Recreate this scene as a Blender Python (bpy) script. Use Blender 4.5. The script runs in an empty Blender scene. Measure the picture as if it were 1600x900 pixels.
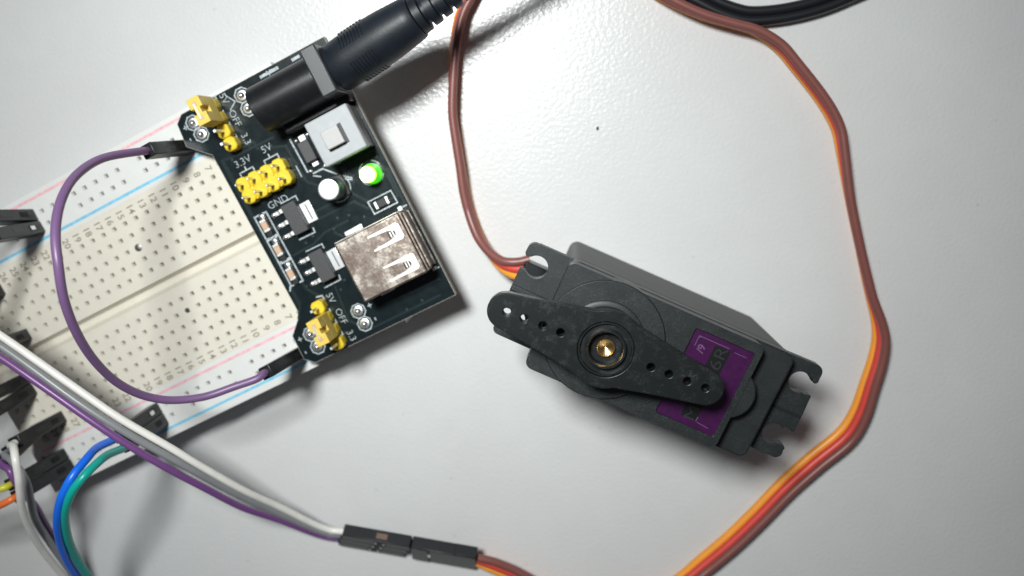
import bpy, bmesh, math, random
from mathutils import Vector, Matrix, Euler
random.seed(7)
SC = bpy.context.scene
COL = SC.collection
SC.unit_settings.scale_length = 0.001            # one unit is one millimetre

# ------------------------------------------------------------ camera, world, lamp, exposure
cd = bpy.data.cameras.new('camera')
cam = bpy.data.objects.new('camera', cd); COL.objects.link(cam)
rx = Vector((0.997587922, 0.0, -0.0694142519))
ry = Vector((0.0118439670, -0.985335639, 0.170215743))
rz = Vector((-0.0683963362, -0.170627309, -0.982958932))
mw = Matrix.Identity(4)
for i in range(3):
    mw[i][0] = rx[i]; mw[i][1] = -ry[i]; mw[i][2] = -rz[i]
mw.translation = Vector((11.477, 28.632, 164.946))
cam.matrix_world = mw
cd.sensor_width = 36.0; cd.lens = 29.25
cd.clip_start = 1.0; cd.clip_end = 5000.0
cd.dof.use_dof = True
cd.dof.focus_distance = 134.0
cd.dof.aperture_fstop = 0.0155
cd.dof.aperture_blades = 0
SC.camera = cam

wd = bpy.data.worlds.new('World'); SC.world = wd; wd.use_nodes = True
bg = wd.node_tree.nodes['Background']
bg.inputs[0].default_value = (0.92, 0.93, 1.0, 1); bg.inputs[1].default_value = 0.06

LAMP = Vector((-40.0, 102.0, 250.0))
ld = bpy.data.lights.new('desk_lamp_light', 'AREA'); ld.shape = 'DISK'; ld.size = 50.0
ld.spread = math.radians(84); ld.energy = 0.212e6; ld.color = (0.965, 1.0, 0.985)
lo = bpy.data.objects.new('desk_lamp_light', ld); COL.objects.link(lo)
lo.location = LAMP
lo.rotation_euler = (Vector((-14.0, 10.0, 0.0)) - LAMP).to_track_quat('-Z', 'Y').to_euler()

SC.view_settings.view_transform = 'Standard'; SC.view_settings.look = 'None'
SC.view_settings.exposure = 0.0; SC.view_settings.gamma = 1.0
SC.view_settings.use_curve_mapping = False

# ------------------------------------------------------------ materials
def new_mat(name):
    m = bpy.data.materials.new(name); m.use_nodes = True
    nt = m.node_tree; return m, nt, nt.nodes['Principled BSDF']
def N(nt, t, **k):
    n = nt.nodes.new(t)
    for a, b in k.items(): setattr(n, a, b)
    return n
def mat(name, col, rough=0.5, metal=0.0, var=0.0, vscale=1.0, bump=0.0, bscale=2.0, spec=0.5, rvar=0.0, coat=0.0, dist=0.1, sss=0.0):
    m, nt, p = new_mat(name)
    p.inputs['Base Color'].default_value = (*col, 1); p.inputs['Roughness'].default_value = rough
    p.inputs['Metallic'].default_value = metal; p.inputs['Specular IOR Level'].default_value = spec
    if coat: p.inputs['Coat Weight'].default_value = coat; p.inputs['Coat Roughness'].default_value = 0.15
    if sss:
        p.inputs['Subsurface Weight'].default_value = sss
        p.inputs['Subsurface Radius'].default_value = (0.8, 0.7, 0.5); p.inputs['Subsurface Scale'].default_value = 0.6
    tc = N(nt, 'ShaderNodeTexCoord')
    if var or rvar:
        nz = N(nt, 'ShaderNodeTexNoise'); nz.inputs['Scale'].default_value = vscale; nz.inputs['Detail'].default_value = 5
        nt.links.new(tc.outputs['Object'], nz.inputs['Vector'])
        if var:
            mr = N(nt, 'ShaderNodeMapRange'); mr.inputs[1].default_value = .25; mr.inputs[2].default_value = .75
            mr.inputs[3].default_value = 1 - var; mr.inputs[4].default_value = 1 + var
            nt.links.new(nz.outputs['Fac'], mr.inputs[0])
            mx = N(nt, 'ShaderNodeMix', data_type='RGBA', blend_type='MULTIPLY'); mx.inputs[0].default_value = 1
            mx.inputs[6].default_value = (*col, 1); nt.links.new(mr.outputs[0], mx.inputs[7])
            nt.links.new(mx.outputs[2], p.inputs['Base Color'])
        if rvar:
            mr = N(nt, 'ShaderNodeMapRange'); mr.inputs[1].default_value = .3; mr.inputs[2].default_value = .7
            mr.inputs[3].default_value = max(.02, rough - rvar); mr.inputs[4].default_value = rough + rvar
            nt.links.new(nz.outputs['Fac'], mr.inputs[0]); nt.links.new(mr.outputs[0], p.inputs['Roughness'])
    if bump:
        nb = N(nt, 'ShaderNodeTexNoise'); nb.inputs['Scale'].default_value = bscale; nb.inputs['Detail'].default_value = 3
        nt.links.new(tc.outputs['Object'], nb.inputs['Vector'])
        b = N(nt, 'ShaderNodeBump'); b.inputs['Strength'].default_value = bump; b.inputs['Distance'].default_value = dist
        nt.links.new(nb.outputs['Fac'], b.inputs['Height']); nt.links.new(b.outputs[0], p.inputs['Normal'])
    return m

def table_mat():
    m, nt, p = new_mat('pale_laminate')
    tc = N(nt, 'ShaderNodeTexCoord')
    n1 = N(nt, 'ShaderNodeTexNoise'); n1.inputs['Scale'].default_value = .03; n1.inputs['Detail'].default_value = 4
    n2 = N(nt, 'ShaderNodeTexNoise'); n2.inputs['Scale'].default_value = 1.35; n2.inputs['Detail'].default_value = 1.5; n2.inputs['Roughness'].default_value = .55
    n3 = N(nt, 'ShaderNodeTexNoise'); n3.inputs['Scale'].default_value = .22; n3.inputs['Detail'].default_value = 5; n3.inputs['Roughness'].default_value = .6
    for n in (n1, n2, n3): nt.links.new(tc.outputs['Object'], n.inputs['Vector'])
    cr = N(nt, 'ShaderNodeValToRGB')
    cr.color_ramp.elements[0].position = .3; cr.color_ramp.elements[0].color = (.625, .625, .628, 1)
    cr.color_ramp.elements[1].position = .7; cr.color_ramp.elements[1].color = (.66, .665, .66, 1)
    nt.links.new(n1.outputs['Fac'], cr.inputs[0])
    # faint grey specks and smudges lying in the surface
    vo = N(nt, 'ShaderNodeTexVoronoi'); vo.inputs['Scale'].default_value = .16
    nt.links.new(tc.outputs['Object'], vo.inputs['Vector'])
    mr = N(nt, 'ShaderNodeMapRange'); mr.inputs[1].default_value = .02; mr.inputs[2].default_value = .065
    mr.inputs[3].default_value = .86; mr.inputs[4].default_value = 1.0
    nt.links.new(vo.outputs['Distance'], mr.inputs[0])
    mr3 = N(nt, 'ShaderNodeMapRange'); mr3.inputs[1].default_value = .3; mr3.inputs[2].default_value = .7
    mr3.inputs[3].default_value = .985; mr3.inputs[4].default_value = 1.008
    nt.links.new(n3.outputs['Fac'], mr3.inputs[0])
    mu = N(nt, 'ShaderNodeMath', operation='MULTIPLY'); nt.links.new(mr.outputs[0], mu.inputs[0]); nt.links.new(mr3.outputs[0], mu.inputs[1])
    mx = N(nt, 'ShaderNodeMix', data_type='RGBA', blend_type='MULTIPLY'); mx.inputs[0].default_value = 1
    nt.links.new(cr.outputs[0], mx.inputs[6]); nt.links.new(mu.outputs[0], mx.inputs[7])
    nt.links.new(mx.outputs[2], p.inputs['Base Color'])
    p.inputs['Roughness'].default_value = .25; p.inputs['Specular IOR Level'].default_value = .5
    b = N(nt, 'ShaderNodeBump'); b.inputs['Strength'].default_value = 1.0; b.inputs['Distance'].default_value = .07
    nt.links.new(n2.outputs['Fac'], b.inputs['Height']); nt.links.new(b.outputs[0], p.inputs['Normal'])
    return m

def speckled(name, col, fleck, rough=.5, thr=.60, scale=5.0, bump=.35):
    """dark glass-filled nylon: fine pale flecks and a grainy skin"""
    m, nt, p = new_mat(name)
    tc = N(nt, 'ShaderNodeTexCoord')
    a = N(nt, 'ShaderNodeTexNoise'); a.inputs['Scale'].default_value = scale; a.inputs['Detail'].default_value = 3; a.inputs['Roughness'].default_value = .7
    w = N(nt, 'ShaderNodeTexNoise'); w.inputs['Scale'].default_value = .35; w.inputs['Detail'].default_value = 4
    for n in (a, w): nt.links.new(tc.outputs['Object'], n.inputs['Vector'])
    mr = N(nt, 'ShaderNodeMapRange'); mr.inputs[1].default_value = thr; mr.inputs[2].default_value = thr + .13
    nt.links.new(a.outputs['Fac'], mr.inputs[0])
    mw_ = N(nt, 'ShaderNodeMapRange'); mw_.inputs[1].default_value = .1; mw_.inputs[2].default_value = .6
    nt.links.new(w.outputs['Fac'], mw_.inputs[0])
    mu = N(nt, 'ShaderNodeMath', operation='MULTIPLY'); nt.links.new(mr.outputs[0], mu.inputs[0]); nt.links.new(mw_.outputs[0], mu.inputs[1])
    mx = N(nt, 'ShaderNodeMix', data_type='RGBA'); mx.inputs[6].default_value = (*col, 1); mx.inputs[7].default_value = (*fleck, 1)
    nt.links.new(mu.outputs[0], mx.inputs[0]); nt.links.new(mx.outputs[2], p.inputs['Base Color'])
    rr = N(nt, 'ShaderNodeMapRange'); rr.inputs[1].default_value = .3; rr.inputs[2].default_value = .7
    rr.inputs[3].default_value = rough - .04; rr.inputs[4].default_value = rough + .05
    nt.links.new(w.outputs['Fac'], rr.inputs[0]); nt.links.new(rr.outputs[0], p.inputs['Roughness'])
    b = N(nt, 'ShaderNodeBump'); b.inputs['Strength'].default_value = bump; b.inputs['Distance'].default_value = .08
    nt.links.new(a.outputs['Fac'], b.inputs['Height']); nt.links.new(b.outputs[0], p.inputs['Normal'])
    return m

def tarnished(name):
    """stamped steel with brown tarnish blotches and bright pin pricks"""
    m, nt, p = new_mat(name)
    tc = N(nt, 'ShaderNodeTexCoord')
    a = N(nt, 'ShaderNodeTexNoise'); a.inputs['Scale'].default_value = .38; a.inputs['Detail'].default_value = 6; a.inputs['Roughness'].default_value = .7
    f = N(nt, 'ShaderNodeTexNoise'); f.inputs['Scale'].default_value = 1.9; f.inputs['Detail'].default_value = 4; f.inputs['Roughness'].default_value = .7
    for n in (a, f): nt.links.new(tc.outputs['Object'], n.inputs['Vector'])
    cr = N(nt, 'ShaderNodeValToRGB'); e = cr.color_ramp.elements
    e[0].position = .40; e[0].color = (.17, .13, .112, 1); e[1].position = .62; e[1].color = (.60, .55, .49, 1)
    mid = e.new(.52); mid.color = (.27, .225, .195, 1)
    mixf = N(nt, 'ShaderNodeMath', operation='MULTIPLY_ADD'); mixf.inputs[1].default_value = .32
    sub = N(nt, 'ShaderNodeMath', operation='MULTIPLY'); sub.inputs[1].default_value = .70
    nt.links.new(a.outputs['Fac'], sub.inputs[0]); nt.links.new(f.outputs['Fac'], mixf.inputs[0]); nt.links.new(sub.outputs[0], mixf.inputs[2])
    nt.links.new(mixf.outputs[0], cr.inputs[0]); nt.links.new(cr.outputs[0], p.inputs['Base Color'])
    p.inputs['Metallic'].default_value = 1.0
    rr = N(nt, 'ShaderNodeMapRange'); rr.inputs[1].default_value = .35; rr.inputs[2].default_value = .7
    rr.inputs[3].default_value = .62; rr.inputs[4].default_value = .36
    nt.links.new(f.outputs['Fac'], rr.inputs[0]); nt.links.new(rr.outputs[0], p.inputs['Roughness'])
    b = N(nt, 'ShaderNodeBump'); b.inputs['Strength'].default_value = .4; b.inputs['Distance'].default_value = .08
    nt.links.new(f.outputs['Fac'], b.inputs['Height']); nt.links.new(b.outputs[0], p.inputs['Normal'])
    return m

def scuffed(name, col, scuff, rough):
    m, nt, p = new_mat(name)
    tc = N(nt, 'ShaderNodeTexCoord')
    a = N(nt, 'ShaderNodeTexNoise'); a.inputs['Scale'].default_value = .55; a.inputs['Detail'].default_value = 7; a.inputs['Roughness'].default_value = .75
    f = N(nt, 'ShaderNodeTexNoise'); f.inputs['Scale'].default_value = 4.5; f.inputs['Detail'].default_value = 6; f.inputs['Roughness'].default_value = .85
    for n in (a, f): nt.links.new(tc.outputs['Object'], n.inputs['Vector'])
    mr = N(nt, 'ShaderNodeMapRange'); mr.inputs[1].default_value = .5; mr.inputs[2].default_value = .72
    nt.links.new(a.outputs['Fac'], mr.inputs[0])
    mf = N(nt, 'ShaderNodeMapRange'); mf.inputs[1].default_value = .45; mf.inputs[2].default_value = .68
    nt.links.new(f.outputs['Fac'], mf.inputs[0])
    mu = N(nt, 'ShaderNodeMath', operation='MULTIPLY'); nt.links.new(mr.outputs[0], mu.inputs[0]); nt.links.new(mf.outputs[0], mu.inputs[1])
    mx = N(nt, 'ShaderNodeMix', data_type='RGBA'); mx.inputs[6].default_value = (*col, 1); mx.inputs[7].default_value = (*scuff, 1)
    nt.links.new(mu.outputs[0], mx.inputs[0]); nt.links.new(mx.outputs[2], p.inputs['Base Color'])
    ra = N(nt, 'ShaderNodeMapRange'); ra.inputs[3].default_value = rough; ra.inputs[4].default_value = rough + .3
    nt.links.new(mu.outputs[0], ra.inputs[0]); nt.links.new(ra.outputs[0], p.inputs['Roughness'])
    b = N(nt, 'ShaderNodeBump'); b.inputs['Strength'].default_value = .35; b.inputs['Distance'].default_value = .06
    nt.links.new(f.outputs['Fac'], b.inputs['Height']); nt.links.new(b.outputs[0], p.inputs['Normal'])
    return m

def emit(name, col, strength):
    m, nt, p = new_mat(name)
    p.inputs['Base Color'].default_value = (.08, .4, .03, 1); p.inputs['Roughness'].default_value = .15
    p.inputs['Emission Color'].default_value = (*col, 1); p.inputs['Emission Strength'].default_value = strength
    return m

M = {}
M['table'] = table_mat()
M['board'] = mat('cream_plastic', (.70, .66, .57), .45, var=.03, vscale=.4, bump=.12, bscale=3, dist=.05)
M['rail'] = mat('white_plastic', (.71, .71, .69), .42, var=.03, vscale=.4, bump=.12, bscale=3, dist=.05)
M['red_ink'] = mat('faded_red_ink', (.80, .46, .50), .6, var=.2, vscale=1.5)
M['blue_ink'] = mat('blue_ink', (.20, .54, .74), .6, var=.2, vscale=1.5)
M['num_ink'] = mat('sepia_ink', (.27, .24, .19), .7, var=.25, vscale=3)
M['clip'] = mat('nickel_clip', (.42, .40, .37), .4, 1.0)
M['clip_dark'] = mat('hole_bottom', (.17, .155, .13), .6)
M['pcb'] = mat('black_solder_mask', (.0070, .0130, .0150), .24, spec=.42, var=.12, vscale=.5, rvar=.03, bump=.05, bscale=3, dist=.03)
M['pcb_trace'] = mat('masked_copper_trace', (.014, .024, .026), .26, spec=.5)
M['pcb_copper'] = mat('masked_via', (.030, .040, .042), .28, spec=.6)
M['pcb_edge'] = mat('cut_fibreglass_edge', (.34, .33, .29), .6, var=.35, vscale=2.5)
M['silk'] = mat('white_silkscreen', (.36, .40, .42), .6, var=.5, vscale=2.2)
M['solder'] = mat('solder', (.92, .93, .94), .36, 1.0, bump=.25, bscale=3)
M['tin'] = mat('tinned_metal', (.86, .86, .85), .46, 1.0, var=.1, vscale=2)
M['gold'] = mat('gold_pin', (.80, .62, .30), .3, 1.0)
M['yellow'] = mat('yellow_plastic', (.74, .535, .030), .40, spec=.45, var=.08, vscale=1.5, bump=.12, bscale=4, sss=.12)
M['cap_yellow'] = mat('pale_yellow_plastic', (.74, .53, .10), .42, spec=.4, var=.08, vscale=1.5, bump=.1, bscale=4, sss=.12)
M['chip'] = mat('epoxy_grey', (.050, .051, .053), .55, var=.1, vscale=2, bump=.2, bscale=8, dist=.03)
M['chip_tab'] = mat('bright_tin_tab', (.88, .89, .90), .38, 1.0)
M['ceramic'] = mat('ceramic_brown', (.56, .37, .25), .5, var=.1)
M['bronze'] = mat('dull_bronze', (.15, .085, .06), .5)
M['resist'] = mat('resistor_black', (.02, .02, .022), .4)
M['alu'] = mat('brushed_aluminium', (.92, .93, .94), .42, 1.0)
M['alu_side'] = mat('aluminium_shaded_side', (.36, .38, .39), .35, 1.0)  # the can's aluminium darkened, imitating dull reflections on its side
M['switch'] = mat('grey_white_plastic', (.37, .385, .40), .5, var=.06, vscale=.8, bump=.15, bscale=3, dist=.05)
M['switch_btn'] = mat('button_plastic', (.42, .415, .41), .45, var=.05, vscale=1)
M['jack'] = scuffed('jack_black_plastic', (.009, .010, .0115), (.028, .029, .031), .30)
M['jack_flange'] = scuffed('jack_flange_plastic', (.035, .036, .04), (.08, .082, .086), .38)
M['plug'] = mat('moulded_black_rubber', (.009, .0125, .0180), .44, spec=.36, bump=.3, bscale=2.5, dist=.05, var=.2, vscale=.6)
M['cord'] = mat('black_cord', (.012, .013, .016), .33)
M['usb'] = tarnished('tarnished_steel')
M['usb_bright'] = mat('bright_spring_steel', (.93, .90, .85), .48, 1.0, var=.05, vscale=1)
M['usb_dark'] = mat('port_shade', (.03, .028, .026), .5)  # near-black stands in for shade inside the port and spring slots
M['led'] = emit('lit_green_dome', (.46, 1.0, .05), 3.2)
M['led_hot'] = emit('hot_green_tip', (.72, 1.0, .30), 8.0)
M['led_rim'] = emit('green_glow_rim', (.10, 1.0, .03), .55)
M['dupont'] = mat('black_housing_plastic', (.0080, .0100, .0125), .36, var=.2, vscale=1, bump=.15, bscale=4, dist=.05)
M['dark'] = mat('recess_shade', (.004, .004, .004), .8)  # near-black patches paint the shade of openings, slots and seams
M['servo'] = speckled('nylon_case', (.0130, .0165, .0175), (.085, .095, .10), .46, thr=.55, scale=6.5, bump=.12)
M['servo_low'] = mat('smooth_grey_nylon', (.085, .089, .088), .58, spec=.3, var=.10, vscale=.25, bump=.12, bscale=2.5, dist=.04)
M['horn'] = scuffed('horn_nylon', (.0085, .0108, .0115), (.085, .09, .092), .33)
M['brass'] = mat('turned_brass', (.83, .58, .25), .22, 1.0, var=.08, vscale=2)
M['sticker'] = mat('purple_foil', (.042, .0032, .048), .36, var=.3, vscale=1.2, spec=.6)  # purple darkened all over to take in the horn's shadow
M['sticker_black'] = mat('sticker_black', (.006, .007, .007), .4)
M['sticker_ink'] = mat('sticker_grey_ink', (.022, .022, .025), .45)
M['sticker_line'] = mat('sticker_pale_ink', (.14, .06, .16), .5)
def wiremat(n, c, r=.33): return mat(n, c, r, spec=.5, var=.05, vscale=.5, bump=.06, bscale=2, dist=.05)
M['w_purple'] = wiremat('purple_insulation', (.175, .095, .215), .38)
M['w_violet'] = wiremat('mauve_insulation', (.165, .065, .215))
M['w_white'] = wiremat('white_insulation', (.78, .76, .72))
M['w_grey'] = wiremat('grey_insulation', (.23, .235, .245))
M['w_blue'] = wiremat('blue_insulation', (.008, .15, .80))
M['w_green'] = wiremat('teal_green_insulation', (.006, .36, .30))
M['w_yellow'] = wiremat('lime_yellow_insulation', (.58, .56, .04))
M['w_orange'] = wiremat('orange_insulation', (.78, .17, .035))
M['c_brown'] = wiremat('brown_insulation', (.205, .070, .060), .38)
M['c_red'] = wiremat('red_insulation', (.62, .060, .045), .40)
M['c_orange'] = wiremat('amber_insulation', (.86, .33, .035), .36)
M['speck'] = mat('dust', (.05, .05, .05), .8)

# ------------------------------------------------------------ mesh helpers
class MB:
    def __init__(s): s.v = []; s.f = []
    def add(s, vs, fs, mx=None):
        o = len(s.v)
        s.v += [tuple(mx @ Vector(p)) if mx is not None else tuple(p) for p in vs]
        s.f += [tuple(i + o for i in f) for f in fs]
        return s
    def box(s, x0, x1, y0, y1, z0, z1, mx=None):
        if x0 > x1: x0, x1 = x1, x0
        if y0 > y1: y0, y1 = y1, y0
        return s.add([(x0, y0, z0), (x1, y0, z0), (x1, y1, z0), (x0, y1, z0), (x0, y0, z1), (x1, y0, z1), (x1, y1, z1), (x0, y1, z1)],
                     [(3, 2, 1, 0), (4, 5, 6, 7), (0, 1, 5, 4), (1, 2, 6, 5), (2, 3, 7, 6), (3, 0, 4, 7)], mx)
    def prism(s, pts, z0, z1, mx=None):
        a = sum(pts[i][0] * pts[(i + 1) % len(pts)][1] - pts[(i + 1) % len(pts)][0] * pts[i][1] for i in range(len(pts)))
        if a < 0: pts = pts[::-1]
        n = len(pts)
        return s.add([(x, y, z0) for x, y in pts] + [(x, y, z1) for x, y in pts],
                     [tuple(range(n))[::-1], tuple(range(n, 2 * n))] + [(i, (i + 1) % n, n + (i + 1) % n, n + i) for i in range(n)], mx)
    def holed(s, pts, holes, z0, z1, mx=None):
        bm = bmesh.new(); es = []
        for loop in [pts] + holes:
            vs = [bm.verts.new((x, y, 0)) for x, y in loop]
            es += [bm.edges.new((vs[i], vs[(i + 1) % len(vs)])) for i in range(len(vs))]
        bmesh.ops.triangle_fill(bm, use_beauty=True, use_dissolve=False, edges=es, normal=(0, 0, 1))
        bm.verts.index_update()
        co = [tuple(v.co) for v in bm.verts]; fs = []
        for f in bm.faces:
            ix = [v.index for v in f.verts]
            if f.normal.z < 0: ix = ix[::-1]
            fs.append(ix)
        bm.free()
        n = len(co)
        vs = [(x, y, z0) for x, y, _ in co] + [(x, y, z1) for x, y, _ in co]
        ff = [tuple(f[::-1]) for f in fs] + [tuple(i + n for i in f) for f in fs]
        o = 0
        for k, loop in enumerate([pts] + holes):
            a = sum(loop[i][0] * loop[(i + 1) % len(loop)][1] - loop[(i + 1) % len(loop)][0] * loop[i][1] for i in range(len(loop)))
            m = len(loop); flip = (a < 0) ^ (k > 0)
            for i in range(m):
                a0, a1 = o + i, o + (i + 1) % m
                ff.append((a1, a0, a0 + n, a1 + n) if flip else (a0, a1, a1 + n, a0 + n))
            o += m
        return s.add(vs, ff, mx)
    def lathe(s, prof, n=32, mx=None, cap0=True, cap1=True):
        vs = []; fs = []
        for r, z in prof:
            vs += [(r * math.cos(2 * math.pi * k / n), r * math.sin(2 * math.pi * k / n), z) for k in range(n)]
        for j in range(len(prof) - 1):
            for k in range(n):
                fs.append((j * n + k, j * n + (k + 1) % n, (j + 1) * n + (k + 1) % n, (j + 1) * n + k))
        if cap0: fs.append(tuple(range(n))[::-1])
        if cap1: fs.append(tuple(range((len(prof) - 1) * n, len(prof) * n)))
        return s.add(vs, fs, mx)
    def tube(s, pts, r, n=12):
        pts = [Vector(p) for p in pts]
        t0 = (pts[1] - pts[0]).normalized()
        up = Vector((0, 0, 1)) if abs(t0.z) < .9 else Vector((1, 0, 0))
        x = t0.cross(up).normalized(); vs = []; fs = []
        for i, p in enumerate(pts):
            t = (pts[min(i + 1, len(pts) - 1)] - pts[max(i - 1, 0)]).normalized()
            x = (x - t * x.dot(t)).normalized(); y = t.cross(x)
            vs += [tuple(p + x * (r * math.cos(2 * math.pi * k / n)) + y * (r * math.sin(2 * math.pi * k / n))) for k in range(n)]
        for i in range(len(pts) - 1):
            for k in range(n):
                fs.append((i * n + k, i * n + (k + 1) % n, (i + 1) * n + (k + 1) % n, (i + 1) * n + k))
        fs.append(tuple(range(n))[::-1]); fs.append(tuple(range((len(pts) - 1) * n, len(pts) * n)))
        return s.add(vs, fs)
    def line(s, pts, w, z, closed=False, h=.03):
        """flat printed stroke of width w along 2-D points"""
        P = [Vector((p[0], p[1])) for p in pts]; n = len(P)
        for i in range(n if closed else n - 1):
            a, b = P[i], P[(i + 1) % n]; d = (b - a).normalized(); nn = Vector((-d.y, d.x)) * (w / 2)
            a2, b2 = a - d * (w * .45), b + d * (w * .45)
            zz = z + random.uniform(0, .004)
            s.add([(*(a2 + nn), zz), (*(a2 - nn), zz), (*(b2 - nn), zz), (*(b2 + nn), zz)], [(0, 1, 2, 3)])
        return s
    def text(s, body, size, org, xd, yd, z, squeeze=1.0):
        vs, fs, w, h = glyphs(body)
        xd = Vector(xd) * size * squeeze; yd = Vector(yd) * size
        s.add([(org[0] + xd.x * (x - w / 2) + yd.x * (y - h / 2), org[1] + xd.y * (x - w / 2) + yd.y * (y - h / 2), z) for x, y in vs], fs)
        return s
    def build(s, name, m, parent=None, bevel=0, seg=2, angle=35, smooth=True, world=False, origin=None):
        vs = [Vector(p) for p in s.v]
        if world and parent is not None:
            inv = wmat(parent).inverted(); vs = [inv @ p for p in vs]
        loc = Vector((0, 0, 0))
        if origin is not None:
            loc = Vector(origin)
            if world and parent is not None: loc = wmat(parent).inverted() @ loc
            vs = [p - loc for p in vs]
        me = bpy.data.meshes.new(name); me.from_pydata([tuple(p) for p in vs], [], s.f); me.update()
        me.materials.append(M[m])
        if smooth:
            me.shade_smooth(); me.set_sharp_from_angle(angle=math.radians(angle))
        ob = bpy.data.objects.new(name, me); COL.objects.link(ob); ob.location = loc
        if parent is not None: ob.parent = parent
        if bevel:
            b = ob.modifiers.new('bevel', 'BEVEL'); b.width = bevel; b.segments = seg
            b.limit_method = 'ANGLE'; b.angle_limit = math.radians(40); b.harden_normals = False
        return ob

def wmat(o):
    m = Matrix.LocRotScale(o.location, o.rotation_euler, None)
    return wmat(o.parent) @ m if o.parent else m

_gl = {}
def glyphs(body):
    thin = any(ch in 'VOFGN' for ch in body) or body == '3.3'
    if body not in _gl:
        c = bpy.data.curves.new('lettering', 'FONT'); c.body = body; c.size = 1.4; c.resolution_u = 3; c.offset = -.012 if thin else .02
        o = bpy.data.objects.new('lettering', c); COL.objects.link(o)
        bpy.context.view_layer.update()
        dg = bpy.context.evaluated_depsgraph_get(); me = o.evaluated_get(dg).to_mesh()
        vs = [(v.co.x, v.co.y) for v in me.vertices]; fs = [tuple(p.vertices) for p in me.polygons]
        o.evaluated_get(dg).to_mesh_clear(); bpy.data.objects.remove(o); bpy.data.curves.remove(c)
        mnx = min(v[0] for v in vs); mxx = max(v[0] for v in vs)
        vs = [(v[0] - mnx, v[1]) for v in vs]
        _gl[body] = (vs, fs, mxx - mnx, 1.0)
    return _gl[body]

def tag(o, label=None, cat=None, group=None, kind=None):
    if label: o['label'] = label
    if cat: o['category'] = cat
    if group: o['group'] = group
    if kind: o['kind'] = kind
    return o
def empty(name, loc, rz=0.0, label=None, cat=None, group=None):
    o = bpy.data.objects.new(name, None); COL.objects.link(o); o.location = loc; o.rotation_euler = (0, 0, rz)
    o.empty_display_size = 3
    return tag(o, label, cat, group)
def arc(cx, cy, r, a0, a1, n):
    return [(cx + r * math.cos(math.radians(a0 + (a1 - a0) * k / n)), cy + r * math.sin(math.radians(a0 + (a1 - a0) * k / n))) for k in range(n + 1)]
def circle(cx, cy, r, n=24): return arc(cx, cy, r, 0, 360, n)[:-1]
def rrect(x0, x1, y0, y1, r, n=5):
    return arc(x1 - r, y1 - r, r, 0, 90, n) + arc(x0 + r, y1 - r, r, 90, 180, n) + arc(x0 + r, y0 + r, r, 180, 270, n) + arc(x1 - r, y0 + r, r, 270, 360, n)
def spline(pts, per=8):
    P = [Vector(p) for p in pts]; P = [P[0] * 2 - P[1]] + P + [P[-1] * 2 - P[-2]]; out = []
    for i in range(1, len(P) - 2):
        p0, p1, p2, p3 = P[i - 1], P[i], P[i + 1], P[i + 2]
        # centripetal Catmull-Rom keeps uneven spacing free of loops
        t0 = 0; t1 = t0 + max((p1 - p0).length, 1e-4) ** .5; t2 = t1 + max((p2 - p1).length, 1e-4) ** .5; t3 = t2 + max((p3 - p2).length, 1e-4) ** .5
        for k in range(per):
            t = t1 + (t2 - t1) * k / per
            a1 = p0 * ((t1 - t) / (t1 - t0)) + p1 * ((t - t0) / (t1 - t0)); a2 = p1 * ((t2 - t) / (t2 - t1)) + p2 * ((t - t1) / (t2 - t1))
            a3 = p2 * ((t3 - t) / (t3 - t2)) + p3 * ((t - t2) / (t3 - t2))
            b1 = a1 * ((t2 - t) / (t2 - t0)) + a2 * ((t - t0) / (t2 - t0)); b2 = a2 * ((t3 - t) / (t3 - t1)) + a3 * ((t - t1) / (t3 - t1))
            out.append(b1 * ((t2 - t) / (t2 - t1)) + b2 * ((t - t1) / (t2 - t1)))
    out.append(P[-2]); return out
def T3(p, z=(0, 0, 1), x=None):
    """frame at p whose local z runs along z"""
    z = Vector(z).normalized()
    xx = Vector(x) if x is not None else (Vector((1, 0, 0)) if abs(z.x) < .8 else Vector((0, 1, 0)))
    xx = (xx - z * xx.dot(z)).normalized(); y = z.cross(xx)
    m = Matrix.Identity(4)
    for i in range(3): m[i][0] = xx[i]; m[i][1] = y[i]; m[i][2] = z[i]; m[i][3] = p[i]
    return m

# ------------------------------------------------------------ setting: the table top
tb = MB().box(-420, 420, -380, 380, -25, 0).build('table_top', 'table', None, smooth=False)
tag(tb, 'pale grey laminate table top with a fine pebbled sheen', 'table', kind='structure')

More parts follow.
